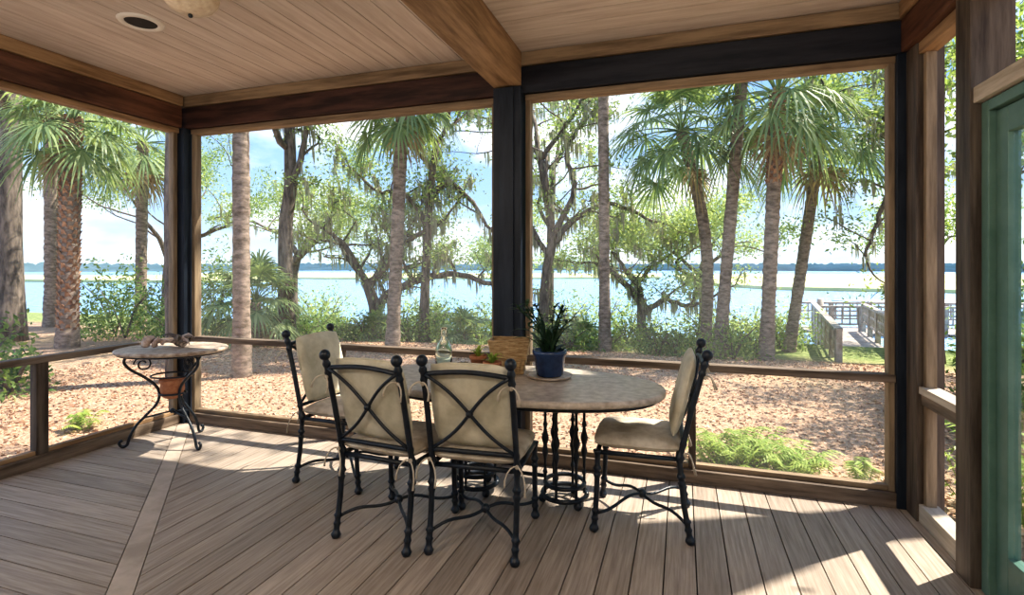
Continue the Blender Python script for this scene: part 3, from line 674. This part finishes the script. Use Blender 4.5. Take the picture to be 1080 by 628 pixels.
for k in range(34):
    x = -15 + 23 * k / 33 + R.uniform(-.5, .5)
    if 3.0 < x < 7 or R.random() < .22: continue
    bl3.append((x, R.uniform(15.6, 17.8), R.uniform(.7, 1.2), R.uniform(.7, 1.55)))
shrubs('shrub_row', bl, 41, dens=600); shrubs('shrub_row.001', bl2, 46, mat='oakleaf', size=.045, dens=600)
shrubs('shrub_row.002', bl3, 47, mat='oakleaf2', size=.06, dens=380)
shrubs('shrub', [(-11.2, 9.4, .9, 1.7), (-12.6, 9.0, .9, 1.5), (-10.6, 8.6, .7, 1.0), (-13.8, 9.6, 1, 1.7), (-11.9, 10.8, 1.1, 2.3)], 42, dens=640)
shrubs('shrub.001', [(-9.0, 3.6, .8, 1.0), (-8.6, 4.6, .5, .7), (-9.8, 4.8, .8, 1.0)], 43, dens=700)
shrubs('shrub.002', [(3.4, 6.3, .8, 1.6), (4.2, 7.0, 1.0, 2.2), (3.0, 3.6, .4, .8)], 44, dens=700)
shrubs('shrub.003', [(6.2, 12.3, .8, 1.0), (7.0, 13.2, 1., 1.3)], 45)
def fern(name, x, y, r_, h, n, seed):
    rr = random.Random(seed); mb = MB()
    for k in range(n):
        az = rr.uniform(0, 2 * pi); L_ = r_ * rr.uniform(.5, 1.05); hh = h * rr.uniform(.55, 1.1); d = Vector((math.cos(az), math.sin(az), 0)); s_ = Vector((-d.y, d.x, 0)); o = Vector((rr.uniform(-.5, .5) * r_, rr.uniform(-.3, .3) * r_, 0))
        P = [o + d * (L_ * t) + Vector((0, 0, hh * math.sin(t * 2.1))) for t in [i / 12 for i in range(13)]]
        mb.tube(P, .003, 'fern', 4)
        for i in range(2, 13):
            w = .08 * math.sin(pi * (i / 13) ** .8) + .008
            for sg in (-1, 1):
                a = P[i]; b_ = a + s_ * sg * w + d * .03 - Vector((0, 0, .015))
                mb.add([a - d * .012, a + d * .012, b_], [(0, 1, 2)], 'fern')
    return mb.obj(name, (x, y, gz(x, y) - .01))
fern('fern', .36, 4.8, .34, .27, 56, 1); fern('fern.001', .82, 4.72, .32, .24, 50, 2); fern('fern.002', .6, 5.05, .3, .25, 36, 3)
fern('fern.003', -6.1, 3.9, .2, .18, 16, 5); fern('fern.004', 2.1, 4.4, .45, .6, 40, 6)
fern('fern.005', 1.35, 4.75, .10, .2, 9, 7)

# ------------------------------------------------------------------ boardwalk
mb = MB()
def walk(p0, p1, zd, w):
    p0, p1 = Vector(p0), Vector(p1); d = (p1 - p0); L_ = d.length; d.normalize(); s_ = Vector((-d.y, d.x)); n = int(L_ / .16)
    for k in range(n):
        a = p0 + d * (k * .16); b_ = a + d * .145
        mb.prism([tuple(a - s_ * w), tuple(b_ - s_ * w), tuple(b_ + s_ * w), tuple(a + s_ * w)], zd - .04, zd, 'dock')
    for sg in (-1, 1):
        o = s_ * (sg * w)
        m_ = int(L_ / 1.3)
        for k in range(m_ + 1):
            c_ = p0 + o + d * (k * L_ / m_); mb.box(c_.x - .06, c_.x + .06, c_.y - .06, c_.y + .06, -1.9, zd + .95, 'dock')
        for zz, t in ((.93, .035), (.62, .03), (.32, .03)):
            a = p0 + o; b_ = p1 + o; e = s_ * (.08 if zz > .9 else .02)
            mb.prism([tuple(a - e), tuple(b_ - e), tuple(b_ + e), tuple(a + e)], zd + zz - t, zd + zz + t, 'dock')
        for k in range(int(L_ / .26)):
            c_ = p0 + o + d * (k * .26); mb.box(c_.x - .02, c_.x + .02, c_.y - .02, c_.y + .02, zd + .3, zd + .93, 'dock')
walk((3.85, 12.4), (5.2, 21), -.88, .75)
walk((4.4, 22), (18, 25), -1.0, 1.0)
for px, py in ((4.7, 21.2), (9, 24), (13, 25)): mb.tube([(px, py, -2), (px, py, .2)], .11, 'dock', 10)
mb.obj('boardwalk')

# ------------------------------------------------------------------ light
w = bpy.data.worlds.new('World'); bpy.context.scene.world = w; w.use_nodes = True; nt = w.node_tree; nt.nodes.clear(); L = nt.links.new
out = N(nt, 'ShaderNodeOutputWorld'); bg = N(nt, 'ShaderNodeBackground'); bg.inputs[1].default_value = 1.1
tc = N(nt, 'ShaderNodeTexCoord'); sx = N(nt, 'ShaderNodeSeparateXYZ'); L(tc.outputs['Generated'], sx.inputs[0])
r = ramp(nt, [(0, (.52, .66, .78)), (.10, (.33, .50, .74)), (.3, (.22, .40, .72)), (.7, (.20, .36, .74))]); L(sx.outputs[2], r.inputs[0])
mp = N(nt, 'ShaderNodeMapping'); mp.inputs['Scale'].default_value = (1, 1, 2.6); L(tc.outputs['Generated'], mp.inputs[0])
nz = N(nt, 'ShaderNodeTexNoise'); nz.inputs['Scale'].default_value = 3.6; nz.inputs['Detail'].default_value = 8; L(mp.outputs[0], nz.inputs['Vector'])
cr = ramp(nt, [(.47, (0, 0, 0)), (.68, (1, 1, 1))]); L(nz.outputs[0], cr.inputs[0])
mx = N(nt, 'ShaderNodeMix', data_type='RGBA'); L(cr.outputs[0], mx.inputs[0]); L(r.outputs[0], mx.inputs[6]); mx.inputs[7].default_value = (.95, .96, .98, 1)
L(mx.outputs[2], bg.inputs[0]); L(bg.outputs[0], out.inputs[0])
sd = bpy.data.lights.new('sun', 'SUN'); sd.energy = 6.6; sd.angle = math.radians(.53); sd.color = (1, .92, .79)
so = bpy.data.objects.new('sun', sd); bpy.context.collection.objects.link(so)
dirv = Vector((-.50, -.42, -.95)); so.rotation_euler = dirv.to_track_quat('-Z', 'Y').to_euler(); so.location = (5, 12, 20)
for i, (x, y) in enumerate(FILL_POS):
    ld = bpy.data.lights.new('fill_lamp', 'POINT'); ld.energy = 34; ld.shadow_soft_size = .14; ld.color = (1, .90, .78)  # added warm fill to brighten the porch interior
    lo = bpy.data.objects.new('fill_lamp', ld); bpy.context.collection.objects.link(lo); lo.location = (x, y, 2.45)
# ------------------------------------------------------------------ camera
cd = bpy.data.cameras.new('camera'); cd.lens = 552 / 1080 * 36; cd.sensor_width = 36; cd.sensor_fit = 'HORIZONTAL'; cd.shift_y = -34 / 1080; cd.clip_end = 2000
co = bpy.data.objects.new('camera', cd); bpy.context.collection.objects.link(co); co.location = (0, 0, 1.4); co.rotation_euler = (pi / 2, 0, math.radians(18))
bpy.context.scene.camera = co
sc = bpy.context.scene; sc.view_settings.view_transform = 'Standard'
try: sc.view_settings.look = 'Medium High Contrast'
except Exception: sc.view_settings.look = 'None'
sc.view_settings.exposure = .62
